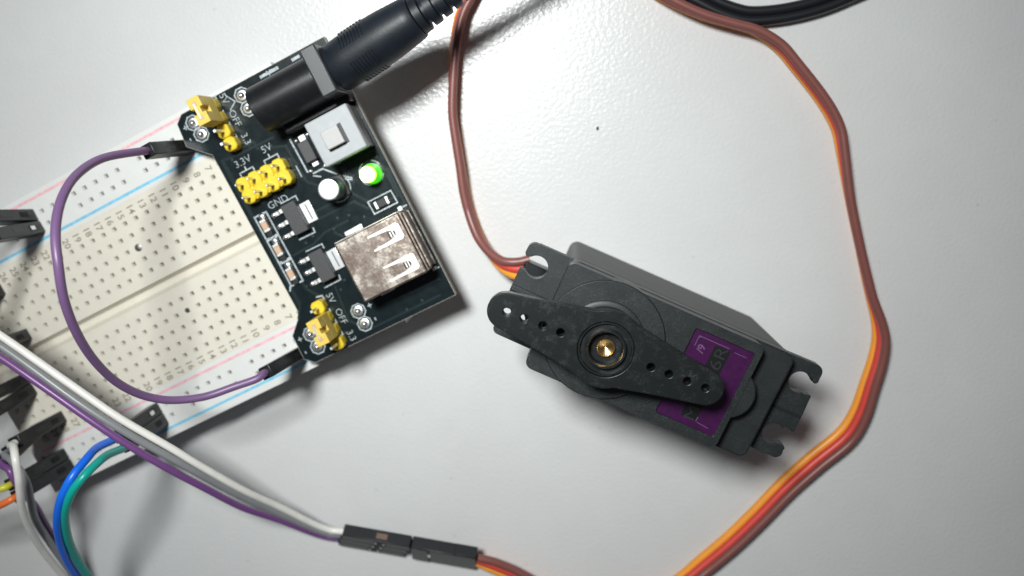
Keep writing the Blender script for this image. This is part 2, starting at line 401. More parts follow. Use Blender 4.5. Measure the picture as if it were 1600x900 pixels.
# ------------------------------------------------------------ breadboard  (u along the numbered columns, v across, local z = 0 on the table)
P = 2.54
BO = (-32.771, 14.385, 0.0); BA = math.radians(-153.512)
board = empty('breadboard', BO, BA, 'cream solderless breadboard with red and blue rail lines lying on the table', 'breadboard')
bz = 9.0
U0, U1 = -2.6, 80.6
def holed_sheet(mb, clip, dark, us, vs_, u0, u1, v0, v1):
    """top sheet with a tapered square socket at every (u, v); us/vs_ are runs on the pitch"""
    def cellrun(a):                                  # contiguous runs split into cells
        return [(c - P / 2, c + P / 2, c) for c in a]
    ucells = cellrun(us); vcells = cellrun(vs_)
    ul = []; cur = u0
    for a, b, c in ucells:
        if a > cur + 1e-3: ul.append((cur, a, None))
        ul.append((a, b, c)); cur = b
    if u1 > cur + 1e-3: ul.append((cur, u1, None))
    vl = []; cur = v0
    for a, b, c in vcells:
        if a > cur + 1e-3: vl.append((cur, a, None))
        vl.append((a, b, c)); cur = b
    if v1 > cur + 1e-3: vl.append((cur, v1, None))
    for a, b, c in ul:
        for d, e, g in vl:
            if c is None or g is None:
                mb.add([(a, d, bz), (b, d, bz), (b, e, bz), (a, e, bz)], [(0, 1, 2, 3)]); continue
            h, k = .44, .27
            sq = lambda r, z: [(c - r, g - r, z), (c + r, g - r, z), (c + r, g + r, z), (c - r, g + r, z)]
            V = [(a, d, bz), (b, d, bz), (b, e, bz), (a, e, bz)] + sq(h, bz) + sq(k, bz - .42) + sq(k, bz - 1.25)
            F = []
            for i in range(4):
                j = (i + 1) % 4
                F += [(i, j, 4 + j, 4 + i), (4 + i, 4 + j, 8 + j, 8 + i), (8 + i, 8 + j, 12 + j, 12 + i)]
            mb.add(V, F)
            dark.add(sq(.30, bz - 1.25), [(0, 1, 2, 3)])
            t = random.uniform(-.1, .1)
            for sg in (-1, 1):
                y = g + sg * .17
                clip.add([(c - .26, y - .045, bz - .75 + t), (c + .26, y - .045, bz - .75 + t), (c + .26, y + .045, bz - .75 + t), (c - .26, y + .045, bz - .75 + t),
                          (c - .26, g + sg * .07, bz - 1.2), (c + .26, g + sg * .07, bz - 1.2)],
                         [(0, 1, 2, 3), (0, 1, 5, 4) if sg > 0 else (3, 2, 5, 4)])
def skirt(mb, u0, u1, v0, v1, z0=0.0, z1=bz):
    mb.add([(u0, v0, z0), (u1, v0, z0), (u1, v1, z0), (u0, v1, z0), (u0, v0, z1), (u1, v0, z1), (u1, v1, z1), (u0, v1, z1)],
           [(3, 2, 1, 0), (0, 1, 5, 4), (1, 2, 6, 5), (2, 3, 7, 6), (3, 0, 4, 7)])
cols = [k * P for k in range(1, 31)]
mainrows_lo = [j * P for j in range(5)]
mainrows_up = [-7.62 - j * P for j in range(4, -1, -1)]
railcols = [(k + .45) * P for k in range(1, 30) if k % 6 != 0]
clip = MB(); dark = MB()
mb = MB(); VT0, VT1 = -21.45, 13.62
skirt(mb, U0, U1, VT0, VT1)
holed_sheet(mb, clip, dark, cols, mainrows_up, U0, U1, VT0, -5.3)
holed_sheet(mb, clip, dark, cols, mainrows_lo, U0, U1, -2.6, VT1)
gv = [(-5.3, bz), (-4.75, bz - 1.9), (-3.5, bz - 1.9), (-2.6, bz)]
for (a, za), (b, zb) in zip(gv, gv[1:]):
    mb.add([(U0, a, za), (U1, a, za), (U1, b, zb), (U0, b, zb)], [(0, 1, 2, 3)])
mb.build('terminal_block', 'board', board, angle=20)
RL = MB(); skirt(RL, U0, U1, -31.4, VT0 - .012); holed_sheet(RL, clip, dark, railcols, [-27.34, -24.80], U0, U1, -31.4, VT0 - .012)
RL.build('power_rail', 'rail', board, angle=20)
RL = MB(); skirt(RL, U0, U1, VT1 + .012, 23.6); holed_sheet(RL, clip, dark, railcols, [17.18, 19.72], U0, U1, VT1 + .012, 23.6)
RL.build('power_rail', 'rail', board, angle=20)
tag(clip.build('contact_clip', 'clip', board, smooth=False), kind='stuff')
tag(dark.build('hole_floor', 'clip_dark', board, smooth=False), kind='stuff')
for v, m, nm in ((-30.28, 'red_ink', 'rail_line'), (-22.55, 'blue_ink', 'rail_line'), (14.75, 'red_ink', 'rail_line'), (21.9, 'blue_ink', 'rail_line')):
    o = MB().box(U0 + 1.5, U1 - 2.2, v - .27, v + .27, bz - .02, bz + .02).build(nm, m, board, smooth=False)
    o['label'] = ('red' if m == 'red_ink' else 'blue') + ' printed rail line'
nm = MB()
for k in range(1, 31):
    nm.text(str(k), 1.38, (k * P, -19.62), (0, 1), (-1, 0), bz + .015)
    nm.text(str(k), 1.38, (k * P, 12.45), (0, 1), (-1, 0), bz + .015)
tag(nm.build('printed_numbers', 'num_ink', board, smooth=False), kind='stuff')
nm = MB()
for ch, v in list(zip('fghij', mainrows_lo)) + list(zip('abcde', mainrows_up)):
    nm.text(ch, 1.3, (78.5, v), (0, 1), (-1, 0), bz + .015)
tag(nm.build('printed_letters', 'num_ink', board, smooth=False), kind='stuff')
nm = MB()
for u in (0.6, 78.9):
    nm.text('+', 1.5, (u, 16.0), (0, 1), (-1, 0), bz + .015); nm.text('+', 1.5, (u, -28.9), (0, 1), (-1, 0), bz + .015)
    nm.text('-', 1.5, (u, 20.9), (0, 1), (-1, 0), bz + .015); nm.text('-', 1.5, (u, -23.6), (0, 1), (-1, 0), bz + .015)
tag(nm.build('polarity_marks', 'num_ink', board, smooth=False), kind='stuff')
# a dark plug of dirt in one hole, a smear beside another
MB().lathe([(.55, bz - .1), (.5, bz + .03), (.2, bz + .06)], 10, Matrix.Translation((35.56, 2.45, 0))).build('dirt_speck', 'speck', board)
MB().lathe([(.85, bz - .15), (.75, bz + .05), (.3, bz + .18)], 12, Matrix.Translation((38.1, -12.6, 0))).build('dirt_smear', 'clip', board)

# ------------------------------------------------------------ power supply module on the breadboard
mod = empty('power_module', (*BO[:2], bz), BA, 'black breadboard power supply circuit board with USB port, jack and green LED', 'circuit board')
ZB, T = 2.5, 4.1
out = [(15.8, -29.8), (17.4, -28.6), (17.9, -24.2), (14.25, -20.7), (14.05, 12.8), (17.35, 15.9), (17.5, 20.9), (15.8, 22.45), (-14.7, 22.45), (-14.7, -29.8)]
MB().prism(out, ZB, T - .035).build('circuit_board', 'pcb_edge', mod, smooth=False)
ins = [(15.75, -29.72), (17.32, -28.55), (17.82, -24.22), (14.17, -20.74), (13.97, 12.84), (17.27, 15.94), (17.42, 20.86), (15.75, 22.37), (-14.62, 22.37), (-14.62, -29.72)]
MB().prism(ins, T - .04, T).build('solder_mask', 'pcb', mod, smooth=False)
tr = MB()
for pts in ([(13.2, -19), (13.2, 11.5), (14.6, 13.5)], [(12.9, -19), (12.9, 11.2)], [(3, -3), (-6, -2.9), (-9, 1.2), (-13.6, 1.2)], [(2.6, -1.5), (-5.6, -1.4), (-7.4, 1)],
            [(9.6, 2.4), (5, 2.2), (2, 1.2), (-3, 1.2)], [(-14.0, -4), (-14.0, 2.8), (-13.6, 4)], [(-13.5, -3), (-13.5, 1.5)], [(-1.5, -6.5), (.6, -8.5), (1, -16), (6, -17.9), (6, -19.4), (8.3, -19.4)],
            [(13.2, -19), (10, -18.6), (2.2, -18.4)], [(5.2, 11), (6, 18), (3.5, 21.2), (-12, 21.2)], [(-2, 18), (-8, 18.4), (-13.4, 18.4)], [(9, 11.2), (10.4, 9.2), (10.5, 7.9)], [(.5, 2.0), (-.6, 3.4)]):
    P2 = [Vector(p) for p in pts]
    for a, b in zip(P2, P2[1:]):
        d = (b - a).normalized(); nn = Vector((-d.y, d.x)) * .22
        tr.prism([tuple(a + nn - d * .1), tuple(a - nn - d * .1), tuple(b - nn + d * .1), tuple(b + nn + d * .1)], T - .01, T + .028 + random.uniform(0, .006))
tag(tr.build('trace', 'pcb_trace', mod, smooth=False), kind='stuff')

vi = MB()
for _ in range(46):
    u_, v_ = random.uniform(-13.8, 13.0), random.uniform(-19, 21.5)
    if (-13.8 < u_ < -.3 and 3.6 < v_ < 16.4) or (-14.6 < u_ < -5 and -17 < v_ < -8): continue
    vi.lathe([(.27, T), (.25, T + .03), (.12, T + .034), (.11, T + .01)], 10, Matrix.Translation((u_, v_, 0)))
tag(vi.build('via', 'pcb_copper', mod, angle=50), kind='stuff')
silk = MB(); SZ = T + .04
def oct_ring(c, r): silk.line([(c[0] + r * math.cos(math.radians(22.5 + 45 * k)), c[1] + r * math.sin(math.radians(22.5 + 45 * k))) for k in range(8)], .24, SZ, True)
pads = [(14.5, -27.4), (14.15, -24.95), (13.9, 17.1), (13.83, 19.85), (3.8, -27.6), (3.9, -25.0), (3.44, 17.16), (3.46, 19.86)]
for p in pads:
    oct_ring(p, 1.42)
    q = MB().lathe([(1.05, T - .01), (1.0, T + .03), (.62, T + .05), (.5, T + .35), (.3, T + .62), (.08, T + .70)], 16, Matrix.Translation((p[0] + .1, p[1], 0)))
    q.build('solder_joint', 'solder', mod, angle=60)
for u in (16.25,):
    for v, ch in ((-27.3, '+'), (-25.0, '-'), (17.1, '+'), (19.85, '-')): silk.text(ch, 1.3, (u, v), (0, 1), (-1, 0), SZ)
silk.text('+', 1.3, (.95, 17.1), (0, 1), (-1, 0), SZ); silk.text('-', 1.5, (.9, 19.9), (0, 1), (-1, 0), SZ)
for v0 in (-41.2, 0.0):
    du = 0.0 if v0 == 0 else .1
    silk.text('5V', 1.3, (6.93 + du, 12.64 + v0), (0, 1), (-1, 0), SZ)
    silk.text('OFF', 1.3, (6.83 + du, 16.6 + v0), (0, 1), (-1, 0), SZ)
    silk.text('3.3', 1.3, (6.83 + du, 20.74 + v0), (0, 1), (-1, 0), SZ)
    for a, b in ((11.5, 13.8), (14.4, 15.9), (16.6, 18.3), (18.9, 21.3)):
        silk.line([(8.3 + du, a + v0), (8.3 + du, b + v0)], .28, SZ)
    silk.line([(8.3 + du, 11.5 + v0), (9.4 + du, 11.3 + v0)], .28, SZ)
silk.text('3.3V', 1.35, (9.6, -17.2), (-1, 0), (0, -1), SZ); silk.text('5V', 1.35, (4.4, -17.3), (-1, 0), (0, -1), SZ)
for x0, x1, xm in ((8.4, 11.2, 9.75), (3.1, 5.95, 4.65)):
    silk.line([(x1, -14.9), (x1, -15.45), (x0, -15.45), (x0, -14.7)], .24, SZ); silk.line([(xm, -15.5), (xm, -16.1)], .24, SZ)
silk.line([(1.0, -11.9), (1.0, -9.8)], .22, SZ)
silk.text('GND', 1.35, (7.3, -7.75), (-1, 0), (0, -1), SZ)
silk.line([(6.9, -7.15), (3.75, -7.2), (3.75, -6.3)], .24, SZ); silk.line([(7.0, .3), (3.7, .35), (3.65, -.5)], .24, SZ)
silk.line([(7.0, 2.8), (3.6, 2.85), (3.6, 3.7)], .22, SZ); silk.line([(7.1, 10.4), (3.6, 10.35), (3.5, 9.5)], .22, SZ)
silk.line([(-.3, -16.6), (-.4, -10.1)], .32, SZ); silk.line([(-.4, -10.1), (-1.1, -9.7)], .32, SZ)
silk.line([(-1.1, -8.9), (-2.2, -8.2)], .26, SZ); silk.line([(-1.3, -9.3), (-3.2, -9.3), (-5.4, -7.0), (-7.3, -5.4)], .30, SZ)
silk.line([(-5.3, -6.2), (-7.2, -5.1)], .24, SZ)
silk.line(arc(-3.9, -5.0, 2.6, 60, 210, 9), .18, SZ)
silk.line([(-1.3, -5.0), (-.9, -4.6)], .25, SZ)
for a0 in (20, 110, 200, 290): silk.line(arc(-11.0, -4.6, 2.25, a0, a0 + 40, 3), .24, SZ)
silk.line([(-7.9, -.15), (-12.75, -.15), (-12.85, 2.35), (-8.0, 2.35)], .24, SZ, True)
silk.line([(-12.6, 3.5), (-14.1, 3.5)], .25, SZ); silk.line([(-13.0, 16.5), (-14.2, 16.4)], .25, SZ)
for a in (0, 1, 2):
    b = -7.1 + a * 4.92
    silk.line([(12.75, b), (10.22, b + .03), (10.2, b + 4.65), (12.75, b + 4.6)], .30, SZ, True)
silk.line([(12.9, 7.2), (13.4, 8.0)], .3, SZ)
silk.line([(6.6, -29.0), (5.5, -27.2), (7.0, -26.3)], .2, SZ)
for a, b in ((-1.0, -1.7), (-2.0, -2.35), (-2.9, -4.4), (-7.7, -8.9)):
    silk.line([(a, -28.8), (b, -28.85)], .55, SZ)
silk.line([(-2.35, -29.2), (-2.6, -28.4)], .22, SZ); silk.line([(-2.9, -29.15), (-4.4, -28.95)], .18, SZ)
tag(silk.build('silkscreen', 'silk', mod, smooth=False), kind='stuff')

# pins going down into the rails
for (u, v) in ((13.9, -26.1), (13.9, 18.45)):
    pn = MB().box(u - 1.27, u + 1.27, v - 2.54, v + 2.54, .02, ZB - .02).build('pin_header', 'dupont', mod, bevel=.2)

# voltage regulators
def regulator(u, v):
    r = MB().box(u, u + 2.9, v, v + 6.0, T + .12, T + 1.7).build('voltage_regulator', 'chip', mod, bevel=.14)
    for k in range(3):
        vc = v + .72 + k * 2.28
        pr = [(u + 2.85, T + .75), (u + 2.85, T + 1.0), (u + 3.7, T + 1.0), (u + 4.1, T + .3), (u + 5.2, T + .26), (u + 5.25, T + .01), (u + 3.85, T + .02), (u + 3.45, T + .72)]
        vs = [(x, vc - .42, z) for x, z in pr] + [(x, vc + .42, z) for x, z in pr]; n = len(pr)
        leg = MB().add(vs, [tuple(range(n)), tuple(range(n, 2 * n))[::-1]] + [(i, n + i, n + (i + 1) % n, (i + 1) % n) for i in range(n)])
        leg.build('leg', 'tin', r, bevel=.08)
        MB().lathe([(.52, T), (.5, T + .22), (.3, T + .42), (.05, T + .46)], 12, Matrix.Translation((u + 5.15, vc, 0)) @ Matrix.Diagonal((1.15, .95, 1, 1))).build('solder_joint', 'solder', r, angle=60)
    MB().box(u - 2.15, u - .02, v + 1.05, v + 5.1, T + .02, T + .30).build('tab', 'chip_tab', r, bevel=.1)
    MB().box(u - 1.25, u - 1.05, v + 1.5, v + 4.6, T + .28, T + .315).build('tab_groove_shade', 'chip', r, smooth=False)  # flat dark strip painting the shade of a groove in the tab
regulator(3.98, -6.55); regulator(3.68, 3.45)

# little chip components in the framed column
def chip_cap(u, v, m, along_v=True, L=1.9, W=1.15, H=.85):
    a = (W / 2, L / 2) if along_v else (L / 2, W / 2)
    c = MB().box(u - a[0], u + a[0], v - a[1], v + a[1], T + .05, T + H).build('chip_capacitor' if m == 'ceramic' else 'chip_resistor', m, mod, bevel=.08)
    for sg in (-1, 1):
        if along_v: b = (u - a[0] - .03, u + a[0] + .03, v + sg * a[1] - .28, v + sg * a[1] + .28)
        else: b = (u + sg * a[0] - .28, u + sg * a[0] + .28, v - a[1] - .03, v + a[1] + .03)
        MB().box(*b, T + .02, T + H + .04).build('end_cap', 'tin', c, bevel=.1)
for a in (0, 1, 2):
    b = -4.85 + a * 5.05
    chip_cap(11.5, b, 'ceramic')
    MB().lathe([(.7, T), (.62, T + .22), (.3, T + .4), (.04, T + .43)], 12, Matrix.Translation((11.35, b - 1.75, 0))).build('solder_joint', 'solder', mod, angle=60)
    MB().box(10.95, 12.05, b + 1.2, b + 2.2, T + .03, T + .5).build('chip_resistor', 'resist', mod, bevel=.08)
chip_cap(-10.3, 1.1, 'resist', along_v=False, L=2.3, W=1.4, H=.7)
d = MB().box(-3.65, -1.45, -15.2, -11.2, T + .1, T + 1.6).build('diode', 'chip', mod, bevel=.15)
for v0, v1 in ((-16.4, -15.1), (-11.3, -10.2)):
    MB().box(-3.2, -1.9, v0, v1, T + .02, T + .45).build('lead', 'tin', d, bevel=.12)
for p in ((-1.2, -15.9), (-3.7, -16.0), (-1.0, -9.9), (-3.9, -9.6)):
    MB().lathe([(.42, T), (.36, T + .2), (.05, T + .34)], 10, Matrix.Translation((*p, 0))).build('solder_joint', 'solder', mod, angle=60)

# aluminium can capacitor
cc = Matrix.Translation((-3.95, -5.0, 0))
c0 = MB().lathe([(1.95, T + 1.0), (2.02, T + 1.3), (2.02, T + 2.0), (1.9, T + 2.3), (2.02, T + 2.6), (2.02, T + 5.2), (1.92, T + 5.5)], 40, cc).build('can_capacitor', 'alu_side', mod, angle=30)
MB().lathe([(1.92, T + 5.48), (1.85, T + 5.58), (1.7, T + 5.60)], 40, cc).build('can_top', 'alu', c0, angle=50)
MB().prism([(-6.1, -7.1), (-1.8, -7.1), (-1.8, -2.9), (-2.6, -2.9), (-6.1, -2.9)], T + .02, T + 1.0).build('base', 'resist', c0, bevel=.15)

# LED
lc = (-11.15, -4.35, 0.0); LT = Matrix.Translation(lc)
l0 = MB().lathe([(1.90, T + .05), (1.90, T + .9), (1.55, T + 1.0), (1.54, T + 1.3)], 32, LT).build('led', 'led_rim', mod, angle=30)
MB().lathe([(1.50, T + 1.25), (1.50, T + 3.3)], 32, LT, cap1=False).build('lens_skirt', 'led_rim', l0, angle=60)
MB().lathe([(1.50, T + 3.3), (1.50, T + 3.6)] + [(1.5 * math.cos(a), T + 3.6 + 1.5 * math.sin(a)) for a in (.15, .28, .4)], 32, LT, cap0=False, cap1=False).build('lens', 'led', l0, angle=60)
MB().lathe([(1.5 * math.cos(a), T + 3.6 + 1.5 * math.sin(a)) for a in (.4, .55, .75, .9, 1.1, 1.3, 1.5)], 32, LT, cap0=False).build('lens_tip', 'led_hot', l0, angle=60)

# push switch
s0 = MB().box(-14.15, -5.75, -16.7, -8.45, T + 4.6, T + 6.9).build('switch', 'switch', mod, bevel=.25)
MB().box(-14.0, -5.9, -16.55, -8.6, T + .02, T + 4.62).build('switch_base', 'resist', s0, bevel=.1)  # black colour stands in for shade on the switch's lower sides
zt = T + 6.9
MB().box(-11.75, -7.75, -14.2, -10.5, zt - .02, zt + .02).build('button_gap_shade', 'resist', s0, smooth=False)  # flat dark patch: slot round the button plus painted shade at its foot
MB().box(-11.3, -7.95, -14.05, -10.75, zt, zt + 1.35).build('button', 'switch_btn', s0, bevel=.15)

# USB port
us = T + .1; UT = us + 7.0
u0 = MB().box(-13.55, -.55, 4.08, 15.85, us, UT).build('usb_port', 'usb', mod, bevel=.35, seg=3)
MB().box(-14.0, -13.6, 4.25, 15.65, UT - .55, UT - .05).build('flared_lip', 'usb', u0, bevel=.1)
MB().box(-14.45, -14.03, 4.5, 15.3, UT - 1.3, UT - .75).build('flared_lip', 'usb', u0, bevel=.1)
MB().box(-13.98, -13.56, 4.6, 15.2, us + .6, UT - .6).build('port_mouth', 'usb_dark', u0, smooth=False)
MB().box(-14.2, -13.6, 4.4, 15.5, us + .1, us + .6).build('flared_lip', 'usb', u0, bevel=.1)
MB().box(-13.3, -.7, 3.92, 4.07, us + .3, UT - .28).build('bright_side_strip', 'usb_bright', u0, bevel=.05)  # bright strip laid along one upper edge of the shell
for v0 in (5.6, 11.62):
    hw = 2.9
    # an open U: two slender arms that widen to a bridge towards the mouth
    U = [(-6.55, v0 + .12), (-6.75, v0 - .02), (-12.3, v0 - .1), (-12.75, v0 + .3), (-12.75, v0 + hw - .3), (-12.3, v0 + hw + .1), (-6.75, v0 + hw + .02), (-6.55, v0 + hw - .12),
         (-6.75, v0 + hw - .3), (-10.3, v0 + hw - .55), (-11.5, v0 + hw - .95), (-11.7, v0 + hw / 2), (-11.5, v0 + .95), (-10.3, v0 + .55), (-6.75, v0 + .3)]
    sp = MB().prism(U, UT - .04, UT + .03).build('spring_tongue', 'usb_bright', u0, smooth=False)
    MB().prism([(-10.2, v0 + .8), (-11.4, v0 + 1.05), (-11.55, v0 + hw / 2), (-11.4, v0 + hw - 1.05), (-10.2, v0 + hw - .8)], UT - .03, UT + .02).build('tongue_gap', 'usb_dark', sp, smooth=False)
    for k in (0, 1):
        MB().box(-10.75 - k * .5, -10.55 - k * .5, v0 + .95, v0 + hw - .95, UT + .0, UT + .06).build('contact_ridge', 'usb_bright', sp, smooth=False)
for (a, b, c_, e) in ((-1.2, -5.0, 2.75, 3.75), (-13.3, -12.3, 3.1, 4.0), (-13.9, -13.0, 15.9, 16.6), (-2.0, -5.0, 15.9, 16.5)):
    MB().box(b, a, c_, e, T + .02, T + .35).build('mounting_tab', 'chip_tab', u0, bevel=.15)

# two by four pin block
blk = MB()
for i in range(4):
    cu = 10.75 - i * 2.54; a0, a1 = -14.4, -9.35
    pts_ = [(cu - .6, a0), (cu + .6, a0), (cu + 1.2, a0 + .6), (cu + 1.2, -12.3), (cu + .85, -11.88), (cu + 1.2, -11.45), (cu + 1.2, a1 - .6), (cu + .6, a1), (cu - .6, a1), (cu - 1.2, a1 - .6), (cu - 1.2, -11.45), (cu - .85, -11.88), (cu - 1.2, -12.3), (cu - 1.2, a0 + .6)]
    blk.prism(pts_, T + .02, T + 2.75)
hb = blk.build('header_block', 'yellow', mod, bevel=.22)
MB().box(2.3, 11.7, -14.1, -9.65, T + .02, T + 2.35).build('header_web', 'yellow', hb, bevel=.1)
for i in range(4):
    for j in range(2):
        cu, cv = 10.75 - i * 2.54, -13.15 + j * 2.54
        MB().add([(cu + x * .22, cv + y * .22, z) for z in (T + 2.4, T + 5.6) for x, y in ((-1, -1), (1, -1), (1, 1), (-1, 1))] +
                 [(cu + x * .13, cv + y * .13, T + 5.95) for x, y in ((-1, -1), (1, -1), (1, 1), (-1, 1))],
                 [(3, 2, 1, 0)] + [(k, (k + 1) % 4, 4 + (k + 1) % 4, 4 + k) for k in range(4)] + [(4 + k, 4 + (k + 1) % 4, 8 + (k + 1) % 4, 8 + k) for k in range(4)] + [(8, 9, 10, 11)]).build('pin', 'tin', hb, smooth=False)

# four-pin voltage selectors with their jumper caps
def selector(uc, vs, cap_i):
    blk = MB()
    for v in vs:
        blk.prism([(uc - 1.22, v - .7), (uc - .7, v - 1.25), (uc + .7, v - 1.25), (uc + 1.22, v - .7), (uc + 1.22, v + .7), (uc + .7, v + 1.25), (uc - .7, v + 1.25), (uc - 1.22, v + .7)], T + .02, T + 2.55)
    h = blk.build('selector_header', 'yellow', mod, bevel=.22)
    for k, v in enumerate(vs):
        top = T + 6.2
        if k in (cap_i, cap_i + 1): top = T + 7.2
        MB().add([(uc + x * .23, v + y * .23, z) for z in (T + 2.4, top) for x, y in ((-1, -1), (1, -1), (1, 1), (-1, 1))], [(3, 2, 1, 0), (4, 5, 6, 7)] +
                 [(k2, (k2 + 1) % 4, 4 + (k2 + 1) % 4, 4 + k2) for k2 in range(4)]).build('pin', 'tin', h, smooth=False)
    a, b = vs[cap_i], vs[cap_i + 1]; z0, z1 = T + 2.65, T + 8.5
    ca = MB()
    ca.prism([(uc - 1.2, a - 1.2), (uc + 1.2, a - 1.2), (uc + 1.2, a + .75), (uc + .55, a + .75), (uc + .55, b - .75), (uc + 1.2, b - .75), (uc + 1.2, b + 1.2), (uc - 1.2, b + 1.2), (uc - 1.2, b - .75), (uc - .55, b - .75), (uc - .55, a + .75), (uc - 1.2, a + .75)], z0 + 3.2, z1)
    ca.box(uc - 1.2, uc + 1.2, a - 1.2, b + 1.2, z0, z0 + 3.21)
    c = ca.build('jumper_cap', 'cap_yellow', mod, bevel=.12)
    MB().box(uc + .05, uc + .3, a - .1, b + .1, z1 - .05, z1 + .12).build('shunt_strip', 'tin', c, smooth=False)
    for v in (a, b):
        MB().box(uc - .35, uc + .45, v - .4, v + .4, z1 - .03, z1 + .02).build('socket_hole', 'ceramic', c, smooth=False)
selector(9.3, (13.1, 15.64, 18.18, 20.72), 1)
selector(9.3, (-28.15, -25.61, -23.07, -20.53), 0)

# barrel jack
jx = -22.6; jz = T + 5.9
j0m = MB()
prof = [(x, z) for x, z in arc(jx, jz, 4.15, -25, 205, 28)] + [(jx - 3.9, T + .05), (jx + 3.9, T + .05)]
n = len(prof)
j0m.add([(.45, y, z) for y, z in prof] + [(-12.0, y, z) for y, z in prof], [tuple(range(n))[::-1], tuple(range(n, 2 * n))] + [(i, (i + 1) % n, n + (i + 1) % n, n + i) for i in range(n)][:])
j0 = j0m.build('barrel_jack', 'jack', mod, bevel=.18)
MB().box(-14.9, -12.0, jx - 4.5, jx + 4.2, T + .05, T + 11.0).build('jack_flange', 'jack_flange', j0, bevel=.3)
MB().box(-14.6, -1.2, jx - 4.35, jx + 5.4, T + .03, T + 3.6).build('jack_foot', 'jack', j0, bevel=.3)

# ------------------------------------------------------------ barrel plug with its cord
pg = empty('power_plug', (0, 0, 0), 0, 'black moulded barrel plug and cord pushed into the jack', 'plug')
Bm = wmat(board)
p0 = Bm @ Vector((-14.95, jx, bz + jz)); pdir = (Bm.to_3x3() @ Vector((-1, -.06, .10))).normalized()
pg.location = p0
PM = T3(Vector((0, 0, 0)), pdir, (0, 0, 1))
pgm = MB()
pgm.lathe([(3.2, -.02), (4.05, .05), (4.3, .5), (4.38, 3.5), (4.42, 9), (4.3, 11.5), (3.95, 15.2), (3.75, 16.9), (3.55, 17.1), (2.6, 17.15)], 48, PM, cap1=True).build('plug_body', 'plug', pg, angle=40)
g = MB()
for k in range(8):
    z = 4.1 + k * .62
    for side in (35, 95, 150, 205, 270, 325):
        # raised grip ribs in six rows round the barrel
        rp = [(4.36, z - .14), (4.62, z - .1), (4.62, z + .1), (4.36, z + .14)]
        A = [math.radians(side - 17 + 34 * i / 6) for i in range(7)]
        vs = [(r * math.cos(a), r * math.sin(a), zz) for a in A for r, zz in rp]
        fs = [(i * 4 + j, i * 4 + (j + 1) % 4, (i + 1) * 4 + (j + 1) % 4, (i + 1) * 4 + j) for i in range(6) for j in range(4)] + [(3, 2, 1, 0), (24, 25, 26, 27)]
        g.add(vs, fs, PM)
tag(g.build('grip_ribs', 'plug', pg, angle=30), kind='stuff')
z = 17.2; r = 3.3; k = 0
sr = []
while z < 31:
    sr.append(MB().lathe([(r * .75, z - .1), (r, z + .05), (r * .98, z + 1.35), (r * .75, z + 1.5)], 32, PM).build('strain_relief_ring', 'plug', pg, angle=40))
    z += 2.15; r *= .925
MB().lathe([(2.35, 16.9), (1.55, 31.5)], 24, PM).build('strain_relief_core', 'plug', pg)
e0 = p0 + pdir * 31; e1 = p0 + pdir * 42
cordp = spline([e0, e1 + Vector((1, 2, -2)), Vector((14, 86, 9)), Vector((24, 80, 3)), Vector((27.5, 69, 1.8)), Vector((29.5, 60.5, 1.75)), Vector((33.4, 56.3, 1.75)), Vector((35.8, 55.0, 1.75)), Vector((39.4, 53.3, 1.75)), Vector((43.5, 52.1, 1.75)),
                Vector((46.4, 52.0, 1.75)), Vector((50.5, 52.4, 1.75)), Vector((54.5, 53.2, 1.75)), Vector((57.9, 54.2, 1.75)), Vector((61.2, 55.5, 1.75)), Vector((70, 59.5, 1.75)), Vector((95, 75, 1.75))], 8)
# twin-lead: two round conductors side by side
def ribbon(path, offs, r, n=12):
    res = []
    for off in offs:
        q = []
        for i, p in enumerate(path):
            t = (path[min(i + 1, len(path) - 1)] - path[max(i - 1, 0)]); t.z = 0; t.normalize()
            q.append(p + Vector((t.y, -t.x, 0)) * off)
        res.append(q)
    return res
cm = MB()
for q in ribbon(cordp, (-.85, .85), .95): cm.tube(q, .95, 12)
cm.build('cord', 'cord', pg, world=True, angle=60)

# ------------------------------------------------------------ servo motor
SA = math.radians(-23.2743)
servo = empty('servo_motor', (12.1, 10.08, 0), SA, 'black servo motor with purple sticker and two armed horn standing on the table', 'servo motor')
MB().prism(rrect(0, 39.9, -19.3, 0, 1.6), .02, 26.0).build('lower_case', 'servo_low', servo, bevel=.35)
MB().prism(rrect(-.05, 39.95, -19.35, .05, 1.5), 26.02, 30.0).build('upper_case', 'servo', servo, bevel=.35)
MB().prism(rrect(-.02, 39.9, -19.3, .02, 1.6), 25.6, 26.06).build('case_seam', 'dark', servo, smooth=False)
# ears with open screw slots
def slot_pts(cx, cy, r, s, gap, edge):
    """points of an open round slot cut into the outer edge; s = -1 opens to -x, +1 to +x"""
    a = math.degrees(math.asin(gap / r))
    if s < 0:
        A = arc(cx, cy, r, 180 - a, -180 + a, 18)
    else:
        A = arc(cx, cy, r, -a, -360 + a, 18)
    return A
earL = [(.3, -.45), (-5.9, -.45)] + arc(-6.3, -1.75, 1.25, 75, 180, 5) + [(-7.6, -2.55)] + arc(-7.05, -2.6, .5, 190, 270, 3) + [(-6.5, -2.95)] + arc(-4.9, -4.2, 2.0, 138, -128, 16) + [(-6.5, -5.5)] + [(-7.45, -5.4), (-7.5, -9.0), (-7.5, -12.4), (-6.4, -12.6)] + arc(-4.9, -14.0, 2.0, 128, -128, 16) + [(-6.5, -15.3), (-7.3, -15.2), (-7.5, -16.2)] + arc(-6.5, -16.5, 1.0, 190, 270, 3) + [(.3, -17.6)]
le = MB().prism(earL, 24.0, 26.5).build('mounting_ear', 'servo', servo, bevel=.2)
MB().box(-7.45, 0, -9.35, -8.35, 26.5, 27.2).build('ear_rib', 'servo', le, bevel=.12)
